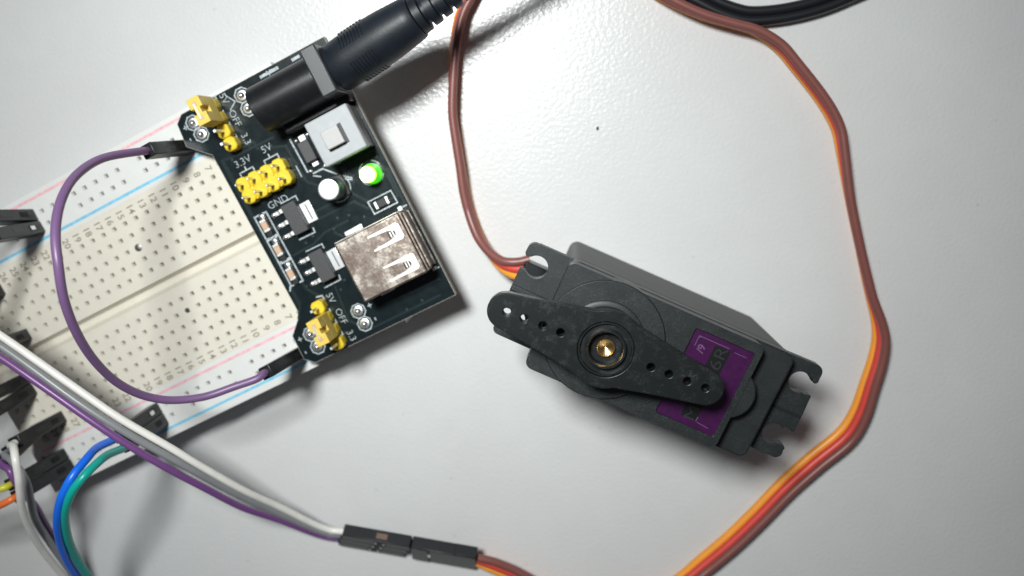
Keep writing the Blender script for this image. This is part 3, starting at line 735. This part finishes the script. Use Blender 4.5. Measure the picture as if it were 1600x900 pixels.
earR = [(39.6, -.35), (44.6, -.25)] + arc(45.0, -1.55, 1.3, 85, 0, 5) + [(46.3, -2.9)] + arc(45.8, -2.9, .5, 0, -90, 3) + [(45.0, -2.75)] + arc(43.55, -4.15, 1.85, 55, 310, 16) + [(45.0, -5.75), (46.35, -5.5), (46.55, -9.1), (46.55, -12.5), (45.0, -12.15)] + arc(43.55, -14.1, 1.85, 55, 310, 16) + [(45.0, -15.45), (46.0, -15.2), (46.55, -15.7)] + arc(45.4, -16.7, 1.15, 30, -80, 5) + [(45.2, -17.85), (39.6, -17.85)]
re = MB().prism(earR, 24.0, 26.5).build('mounting_ear', 'servo', servo, bevel=.2)
MB().box(40.0, 46.45, -9.95, -9.35, 26.45, 26.53).build('ear_groove_shade', 'dark', re, smooth=False)  # dark strip on the flat ear, painting a groove's shade
# raised gearbox top: rectangle with the round gear housing bulging a little beyond both long sides
ZP = 33.5
plate = [(x, y) for x, y in rrect(-.45, 33.6, -18.9, -.05, 1.3)]
lab = rrect(22.2, 32.55, -17.1, -1.75, .35, 3)
MB().holed(plate, [lab], 30.02, ZP).build('gearbox_top', 'servo', servo, bevel=.25)
MB().prism(arc(31.6, -9.3, 4.3, -72, 72, 14), 30.02, ZP - .12).build('gear_bulge', 'servo', servo, bevel=.25)
MB().prism(circle(9.6, -9.55, 9.85, 56), 30.03, ZP + .45).build('gear_housing', 'servo', servo, bevel=.2)
MB().lathe([(6.6, ZP + .4), (6.55, ZP + .95), (6.3, ZP + 1.1), (5.75, ZP + 1.12), (5.6, ZP + 2.1), (5.4, ZP + 2.25), (3, ZP + 2.26)], 48, Matrix.Translation((9.6, -9.55, 0))).build('output_boss', 'servo', servo, angle=30)
# sticker sunk in its pocket
zl = ZP - .45
st = MB().prism(lab, zl - .5, zl).build('sticker', 'sticker', servo, smooth=False)
MB().prism([(26.25, -3.1), (29.0, -3.05), (28.9, -16.0), (26.2, -15.95)], zl - .02, zl + .025).build('sticker_band', 'sticker_black', st, smooth=False)
ink = MB()
ink.text('MG996R', 2.0, (27.6, -9.5), (0, 1), (-1, 0), zl + .04, 1.32)
tag(ink.build('sticker_lettering', 'sticker_ink', st, smooth=False), kind='stuff')
ink = MB()
ink.text('/9', 1.25, (24.4, -4.6), (0, 1), (-1, 0), zl + .03)
ink.line([(23.6, -2.9), (23.3, -2.9), (23.3, -4.5)], .12, zl + .03); ink.line([(23.3, -2.75), (28.5, -2.75)], .12, zl + .03)
ink.line([(29.6, -3.0), (31.6, -3.0)], .10, zl + .03)
ink.line([(29.2, -16.0), (31.2, -16.2)], .12, zl + .03); ink.line([(28.9, -15.9), (28.9, -15.2)], .14, zl + .03)
tag(ink.build('sticker_border', 'sticker_line', st, smooth=False), kind='stuff')
# rubber boot and cable root
MB().prism(rrect(-6.9, .3, -11.6, -6.3, .6, 3), 6.2, 10.4).build('cable_boot', 'dupont', servo, bevel=.3)

# horn
hc = Vector((9.6, -9.45)); ha = math.radians(2.65)
def hp(x, y): return (hc.x + x * math.cos(ha) - y * math.sin(ha), hc.y + x * math.sin(ha) + y * math.cos(ha))
R0, R1, L1 = 6.15, 2.75, 16.4
o = []
th = math.degrees(math.asin((R0 - R1) / L1))
tipR = arc(L1, 0, R1, -90 + th, 90 - th, 14); tipL = arc(-L1, 0, R1 + .15, 90 + th, 270 - th, 14)
hubT = arc(0, 0, R0, 90 - th * .2, 90 + th * .2, 2); hubB = arc(0, 0, R0, 270 - th * .2, 270 + th * .2, 2)
def waist(a, b, bow):
    a, b = Vector(a), Vector(b); d = b - a; nn = Vector((-d.y, d.x)).normalized(); return [tuple(a + d * t + nn * (bow * math.sin(math.pi * t))) for t in (.2, .4, .6, .8)]
h1 = arc(0, 0, R0, 58, 122, 12); h2 = arc(0, 0, R0, 238, 302, 12)
outl = tipR + waist(tipR[-1], h1[0], .12) + h1 + waist(h1[-1], tipL[0], .12) + tipL + waist(tipL[-1], h2[0], .12) + h2 + waist(h2[-1], tipR[0], .12)
holes = [[hp(*p) for p in circle(x, 0, .62, 14)] for x in (-16.2, -13.35, -10.3, -7.4, 7.4, 10.35, 13.35, 16.3)] + [[hp(*p) for p in circle(0, 0, 4.35, 36)]]
ZH = 40.5
horn = MB().holed([hp(*p) for p in outl], holes, ZH - 2.0, ZH).build('servo_horn', 'horn', servo, bevel=.14)
HM = Matrix.Translation((hc.x, hc.y, 0))
MB().lathe([(5.3, ZP + 2.0), (5.3, ZH - 1.99), (4.36, ZH - 1.98), (4.36, ZH - .5), (4.25, ZH - .35), (4.0, ZH - .35), (3.95, ZH - 1.0), (3.2, ZH - 1.0), (3.15, ZH - .15), (3.0, ZH - .05), (2.75, ZH - .05), (2.65, ZH - .25), (2.5, ZH - 2.2), (1.35, ZH - 2.25), (1.35, ZH - 2.3)], 48, HM, cap1=False).build('hub', 'horn', horn, angle=30)
MB().lathe([(1.50, ZH - 1.9), (1.46, ZH - 1.75), (1.30, ZH - 1.75), (1.22, ZH - 1.95), (1.22, ZH - 2.15), (1.12, ZH - 2.2), (.6, ZH - 2.42), (.04, ZH - 2.72)], 32, Matrix.Translation((hc.x + .1, hc.y - .1, 0)), cap0=False).build('brass_insert', 'brass', horn, angle=30)
MB().lathe([(.3, ZH - 2.2), (.25, ZH - 2.05), (.05, ZH - 2.0)], 8, Matrix.Translation((hc.x - 2.1, hc.y - 1.9, 0))).build('burr', 'tin', horn)

# ribbon cable: centre line with height, twist per point (0 = on edge with brown uppermost, +90 = brown to the right of travel)
CAB = [(4.3, 5.6, 8.4, 84), (1.7, 5.1, 8.1, 72), (-1.3, 5.8, 7.0, 34), (-3.9, 7.8, 5.4, 8), (-6.2, 10.7, 3.8, 0), (-8.0, 15.0, 2.6, -2), (-9.1, 19.4, 2.4, -2), (-9.8, 24.1, 2.4, 2), (-10.7, 29.8, 2.4, 4), (-11.3, 34.3, 2.4, 6),
       (-11.2, 40.1, 2.4, 10), (-10.7, 46.6, 2.4, 16), (-9.6, 52.4, 2.4, 22), (-8.1, 55.3, 2.4, 20), (-4.6, 60.4, 2.4, 12), (2.6, 64.8, 2.4, 0), (12.0, 65.4, 2.4, -4), (20.3, 61.7, 2.4, -6), (25.7, 57.2, 2.4, -4), (29.8, 54.7, 2.4, 0),
       (35.8, 52.1, 2.4, 4), (41.7, 50.4, 2.4, 6), (44.6, 49.6, 2.4, 4), (47.3, 48.3, 2.4, 0), (50.2, 46.2, 2.4, -4), (52.9, 43.2, 2.4, -4), (57.8, 37.4, 2.4, -4), (60.2, 33.9, 2.4, -4), (61.6, 31.0, 2.4, -2), (62.5, 27.3, 2.4, 2),
       (64.5, 18.3, 2.4, 13), (67.0, 9.1, 2.4, 14), (69.7, -.2, 2.4, 8), (71.6, -5.6, 2.4, -6), (72.2, -8.8, 2.4, -15), (71.9, -12.9, 2.4, -20), (70.7, -18.4, 2.4, -25), (69.4, -24.0, 2.4, -33), (67.2, -28.7, 2.4, -45), (61.4, -34.4, 2.4, -47),
       (56.0, -40.0, 2.4, -45), (50.9, -46.2, 2.4, -43), (45.8, -52.0, 2.4, -42), (40.4, -57.3, 2.4, -40), (35.0, -62.1, 2.4, -24), (25.8, -67.6, 2.4, -12), (15.1, -68.3, 2.4, 8), (7.0, -63.9, 2.8, 48), (.2, -60.2, 3.4, 62), (-4.0, -58.2, 3.9, 58), (-7.2, -57.1, 4.0, 45)]
pth = spline([Vector((a, b, c)) for a, b, c, d in CAB], 6); tw = spline([Vector((d, 0, 0)) for a, b, c, d in CAB], 6) if False else None
tws = []
for i in range(len(CAB) - 1): tws += [CAB[i][3] + (CAB[i + 1][3] - CAB[i][3]) * k / 6 for k in range(6)]
tws.append(CAB[-1][3])
WR = .86; PI_ = 1.52
wires = [[], [], []]
for i, p in enumerate(pth):
    t = pth[min(i + 1, len(pth) - 1)] - pth[max(i - 1, 0)]; t.z = 0; t.normalize()
    rt = Vector((t.y, -t.x, 0)); a = math.radians(tws[i])
    d = rt * math.sin(a) + Vector((0, 0, 1)) * math.cos(a)
    low = WR + .03 + PI_ * abs(math.cos(a))
    zc = max(p.z, low) if 30 < i < len(pth) - 36 else max(p.z, low)
    if 30 < i < len(pth) - 36: zc = low
    c = Vector((p.x, p.y, zc))
    for k, s in enumerate((1, 0, -1)): wires[k].append(c + d * (PI_ * s))
for q, m, l in zip(wires, ('c_brown', 'c_red', 'c_orange'), ('brown', 'red', 'orange')):
    w = MB().tube(q, WR, 12).build('cable_wire', m, servo, world=True, angle=60); w['label'] = l + ' lead of the flat servo cable'

# ------------------------------------------------------------ servo plug housing and the three male plugs that face it
A0 = Vector((-7.2, -57.0, 4.0)); A1 = Vector((-21.6, -54.8, 4.0))
ax = (A1 - A0).normalized()                                    # from the cable towards the jumper plugs
side = Vector((0, 0, 1)).cross(ax).normalized()                # horizontal, across the plugs
if side.y > 0: side = -side                                    # towards the lower left of the picture
roll = math.radians(45)
wide = side * math.cos(roll) - Vector((0, 0, 1)) * math.sin(roll)   # across the three ways, falling
nrm = side * math.sin(roll) + Vector((0, 0, 1)) * math.cos(roll)    # normal of the broad face that looks up
def frame(o):
    m = Matrix.Identity(4)
    for i in range(3): m[i][0] = ax[i]; m[i][1] = wide[i]; m[i][2] = nrm[i]; m[i][3] = o[i]
    return m
F0 = frame(Vector((A0.x, A0.y, 3.72)))
sp = MB().box(0, 13.6, -3.81, 3.81, -1.27, 1.27, F0).build('cable_plug', 'dupont', servo, world=True, bevel=.18)
MB().box(0, 4.6, -4.05, -3.80, -1.2, 1.2, F0).build('plug_key', 'dupont', servo, world=True, bevel=.1)
for k in (-1, 0, 1): MB().box(9.6, 11.0, k * 2.54 - .5, k * 2.54 + .5, 1.25, 1.30, F0).build('latch_window', 'tin' if k == 0 else 'dark', sp, world=True, smooth=False)
MB().box(10.2, 13.55, -3.7, 3.7, 1.26, 1.36, F0).build('plug_lip', 'dupont', sp, world=True, bevel=.05)

def jumper(name, label, base, group=None):
    return empty(name, base, 0, label, 'jumper wire', group)
def male_plug(root, off, shift):
    Fm = frame(Vector((A0.x, A0.y, 3.72)) + wide * off + ax * (13.75 + shift))
    h = MB().box(0, 14.2, -1.24, 1.24, -1.24, 1.24, Fm).build('connector_housing', 'dupont', root, world=True, bevel=.14)
    MB().box(4.9, 7.2, -1.275, -1.235, -.55, .6, Fm).build('contact_window', 'bronze' if off < 0 else 'dark', h, world=True, smooth=False)
    MB().box(5.0, 7.6, -.62, .62, 1.235, 1.275, Fm).build('latch_window', 'dark', h, world=True, smooth=False)
    for x in (5.5, 7.2): MB().lathe([(.28, 0), (.22, .14), (.03, .2)], 8, Fm @ Matrix.Translation((x, 0, 1.27))).build('contact_tip', 'solder', h, world=True)
    MB().box(14.15, 14.25, -.85, .85, -.85, .85, Fm).build('wire_mouth', 'dark', h, world=True, smooth=False)
    return Fm @ Vector((13.6, 0, 0)), Fm @ Vector((17.5, 0, 0.2))

WRAD = .68
BW = [(-93.1, .3, 31.0), (-86.6, -4.0, 31.0), (-75.1, -12.7, 30.5), (-67.3, -19.0, 29.5), (-59.6, -25.3, 27.0), (-55.4, -30.0, 24.0), (-50.3, -36.7, 18.5), (-45.8, -42.6, 12.5)]
BG = [(-93.4, -2.0, 31.0), (-87.1, -5.9, 30.7), (-73.1, -16.9, 30.0), (-66.6, -22.2, 28.5), (-58.7, -29.5, 24.5), (-54.6, -35.0, 20.0), (-50.6, -40.4, 15.0), (-46.6, -45.4, 10.0)]
BP = [(-94.0, -3.8, 30.5), (-87.6, -8.0, 30.3), (-80.5, -13.3, 30.0), (-69.0, -22.8, 28.5), (-62.3, -29.2, 25.5), (-57.3, -35.4, 20.5), (-52.4, -42.4, 14.0), (-47.6, -47.6, 8.0)]
for path, m, off, sh, lab_, cname in ((BW, 'w_white', -2.56, .15, 'white jumper wire, topmost of the three running down to the servo plug', 'white'),
                               (BG, 'w_grey', 0.0, .9, 'grey jumper wire between white and purple ones leading to the servo plug', 'grey'),
                               (BP, 'w_violet', 2.56, 1.7, 'purple jumper wire, lowest of the three running down to the servo plug', 'purple')):
    r = jumper('jumper_wire', lab_, (A1.x, A1.y, 0), 'jumper wires plugged into the servo cable')
    a, b = male_plug(r, off, sh)
    pts = [Vector((path[0][0] - 18, path[0][1] + 12, path[0][2] - 3))] + [Vector(p) for p in path] + [b, a]
    MB().tube(spline(pts, 8), WRAD, 12).build('wire', m, r, world=True, angle=60)

# ------------------------------------------------------------ upright plugs standing in the breadboard
def up_plug(root, u, v, lean=(0, 0), window=None, L=14.0):
    b = Bm @ Vector((u, v, bz + .05)); t = Bm @ Vector((u + lean[0], v + lean[1], bz + L))
    z = (t - b).normalized(); xd = Bm.to_3x3() @ Vector((1, 0, 0))
    F = T3(b, z, xd)
    h = MB().box(-1.2, 1.2, -1.2, 1.2, 0, L, F).build('connector_housing', 'dupont', root, world=True, bevel=.16)
    MB().box(-1.25, -1.19, -.5, .55, 2.2, 4.4, F).build('contact_window', 'dark', h, world=True, smooth=False)
    if window: MB().box(-1.27, -1.235, -.35, .45, 2.6, 4.0, F).build('contact_tongue', 'tin', h, world=True, smooth=False)
    MB().box(-1.25, -1.19, -.45, .45, 6.5, 9.5, F).build('latch_slot', 'resist', h, world=True, smooth=False)
    MB().box(-.85, .85, -.85, .85, L - .04, L + .03, F).build('wire_mouth', 'dark', h, world=True, smooth=False)
    MB().box(-.3, .3, -.3, .3, -1.6, .02, F).build('pin', 'tin', root, world=True, smooth=False)
    return F @ Vector((0, 0, L - .5)), F @ Vector((0, 0, L + 1.2))
def wire(root, pts, m, r=WRAD): return MB().tube(spline([Vector(p) for p in pts], 8), r, 12).build('wire', m, root, world=True, angle=60)
def at(u, v): q = Bm @ Vector((u, v, bz)); return (q.x, q.y, bz)

# purple loop
r = jumper('jumper_wire', 'single purple jumper wire arching in a loop from rail to rail beside the module', at(7.5 * P, -24.8))
a, a2 = up_plug(r, 7.6 * P, -24.8, (1.0, .1))
b, b2 = up_plug(r, 7.46 * P, 19.72, (2.0, -.6))
LOOP = [(-64.5, 26.3, 33.0), (-64.8, 23.9, 40.0), (-64.1, 21.1, 45.0), (-63.2, 18.0, 48.5), (-62.4, 15.0, 50.5), (-61.7, 11.3, 51.5), (-62.0, 6.4, 50.5), (-62.4, .6, 47.5), (-62.6, -5.1, 43.0), (-61.8, -10.2, 38.0), (-59.8, -13.4, 34.0), (-56.9, -15.0, 31.0), (-52.3, -15.2, 28.0), (-47.7, -13.9, 26.0)]
wire(r, [a, a2, a2 + Vector((-.35, -.1, 1.6))] + LOOP + [b2 + Vector((-.6, -.5, .7)), b2, b], 'w_purple', .70)

# white, grey and purple wires in the far corner of row j
r = jumper('jumper_wire', 'white jumper wire curving down from the breadboard corner past the frame edge', at(28 * P, 10.16))
a, a2 = up_plug(r, 28 * P, 10.16, (-.1, .2))
wire(r, [a, a2, (-88.2, -25.2, 28.5), (-86.1, -26.3, 31.2), (-85.9, -29.5, 31.2), (-86.8, -33.1, 30.0), (-88.5, -37.7, 27.5), (-90.3, -43.6, 23.5), (-91.7, -50.6, 18.5), (-92.1, -57.8, 13.5), (-92.1, -63.9, 9.5), (-91.2, -73.1, 4.0), (-86.2, -84.0, 1.0)], 'w_white')
r = jumper('jumper_wire', 'grey jumper wire tucked behind the white one at the breadboard corner', at(29 * P, 10.16))
a, a2 = up_plug(r, 29 * P, 10.16, (-.5, 1.2))
wire(r, [a, a2, (-90.4, -28.8, 26.3), (-88.4, -30.6, 27.0), (-87.7, -33.2, 26.6), (-88.8, -37.2, 24.6), (-90.8, -42.8, 21.0), (-91.5, -50.2, 16.3), (-91.6, -58.1, 11.5), (-91.3, -64.6, 8.0), (-90.0, -73.7, 3.0), (-84.2, -84.5, 1.0)], 'w_grey')
r = jumper('jumper_wire', 'purple jumper wire crossing under the white and grey ones at the breadboard corner', at(30 * P, 10.16))
a, a2 = up_plug(r, 30 * P, 10.16, (-1.1, 2.3))
wire(r, [a, a2, (-91.6, -30.9, 25.6), (-90.9, -32.6, 25.6), (-90.9, -35.8, 23.8), (-91.3, -40.6, 20.0), (-92.0, -46.5, 16.3), (-92.3, -54.4, 11.6), (-92.2, -61.1, 7.8), (-91.9, -66.5, 5.0), (-88.6, -75.5, 2.0), (-82.3, -84.8, 1.0)], 'w_violet')

# blue and green pair
r = jumper('jumper_wire', 'blue jumper wire bending beside the teal green one off the breadboard edge', at(20.45 * P, 17.18), 'blue and green pair')
a, a2 = up_plug(r, 20.45 * P, 17.18, (.2, .6), True)
wire(r, [a, a2, (-72.0, -24.7, 29.5), (-71.6, -25.2, 33.5), (-72.5, -27.2, 36.4), (-74.2, -30.4, 37.0), (-76.4, -34.9, 35.5), (-79.2, -41.3, 31.5), (-81.7, -48.7, 26.0), (-83.0, -55.0, 21.0), (-85.2, -69.8, 9.0), (-81.3, -84, 2.0)], 'w_blue', .74)
r = jumper('jumper_wire', 'teal green jumper wire bending beside the blue one off the breadboard edge', at(20.45 * P, 19.72), 'blue and green pair')
a, a2 = up_plug(r, 20.45 * P, 19.72, (-.3, .3), False)
wire(r, [a, a2, (-69.9, -25.8, 29.5), (-69.7, -25.8, 33.0), (-70.4, -27.0, 36.2), (-72.1, -29.2, 37.0), (-74.5, -33.2, 36.0), (-77.4, -39.8, 32.0), (-79.9, -46.9, 26.5), (-81.2, -54.2, 21.0), (-82.6, -67.0, 11.0), (-79.7, -83, 2.0)], 'w_green', .74)

# yellow and orange pair
r = jumper('jumper_wire', 'lime yellow jumper wire running off to the left behind the white wire', at(29.45 * P, 17.18), 'yellow and orange pair')
a, a2 = up_plug(r, 29.45 * P, 17.18, (1.57, -.2))
wire(r, [a, a2, a2 + Vector((-1.8, -.5, .6)), (-99.0, -37.3, 24.0), (-110.8, -43.3, 18.0), (-125, -50, 12)], 'w_yellow')
r = jumper('jumper_wire', 'orange jumper wire running off to the left below the lime yellow one', at(29.45 * P, 19.72), 'yellow and orange pair')
a, a2 = up_plug(r, 29.45 * P, 19.72, (1.8, -.2))
wire(r, [a, a2, a2 + Vector((-1.7, -.9, .4)), (-100.2, -41.2, 23.0), (-112.1, -47.9, 17.0), (-126, -55, 11)], 'w_orange')

# plugs whose wires leave the frame on the left
for u, v, ln, m, lab_ in ((21.45 * P, -27.34, (.3, -1.2), 'w_grey', 'black plug next to the red line in the upper rail, outer of two'),
                    (21.45 * P, -24.80, (-.6, .3), 'w_grey', 'black plug with a grey wire stub in the upper rail, nearer the blue line'),
                    (27 * P, -17.78, (.2, .2), 'w_white', 'black plug at the left frame edge below the number twenty-six'),
                    (27 * P, -7.62, (-.8, .2), 'w_grey', 'black plug beside the centre groove under the white and purple wires'),
                    (29 * P, 0.0, (1.4, .6), 'w_violet', 'black plug below the centre groove, upper of two side by side'),
                    (29 * P, 2.54, (1.4, 1.1), 'w_blue', 'black plug below the centre groove, lower of two side by side')):
    r = jumper('jumper_wire', lab_, at(u, v))
    a, a2 = up_plug(r, u, v, ln, v == -24.80)
    dv = Bm.to_3x3() @ Vector((1, .25, 0)); rise = 2.0
    if v == -24.80: dv = (Bm.to_3x3() @ Vector((1.0, .9, 0)))
    wire(r, [a, a2, a2 + dv * 2.2 + Vector((0, 0, rise)), a2 + dv * 9 + Vector((0, 0, rise + 1.5)), a2 + dv * 26 + Vector((0, 0, -4))], m)

# a crumb on the table
cr_ = MB()
cr_.add([(0, 0, .02), (.5, -.2, .02), (.75, .5, .02), (.35, 1.1, .02), (-.05, .6, .02), (.3, .4, .35)], [(0, 1, 5), (1, 2, 5), (2, 3, 5), (3, 4, 5), (4, 0, 5), (4, 3, 2, 1, 0)])
o = cr_.build('crumb', 'speck', None, smooth=False); o.location = (16.4, 31.3, 0); o.scale = (.7, .7, .7)
tag(o, 'tiny dark crumb on the bare table above the servo', 'crumb')
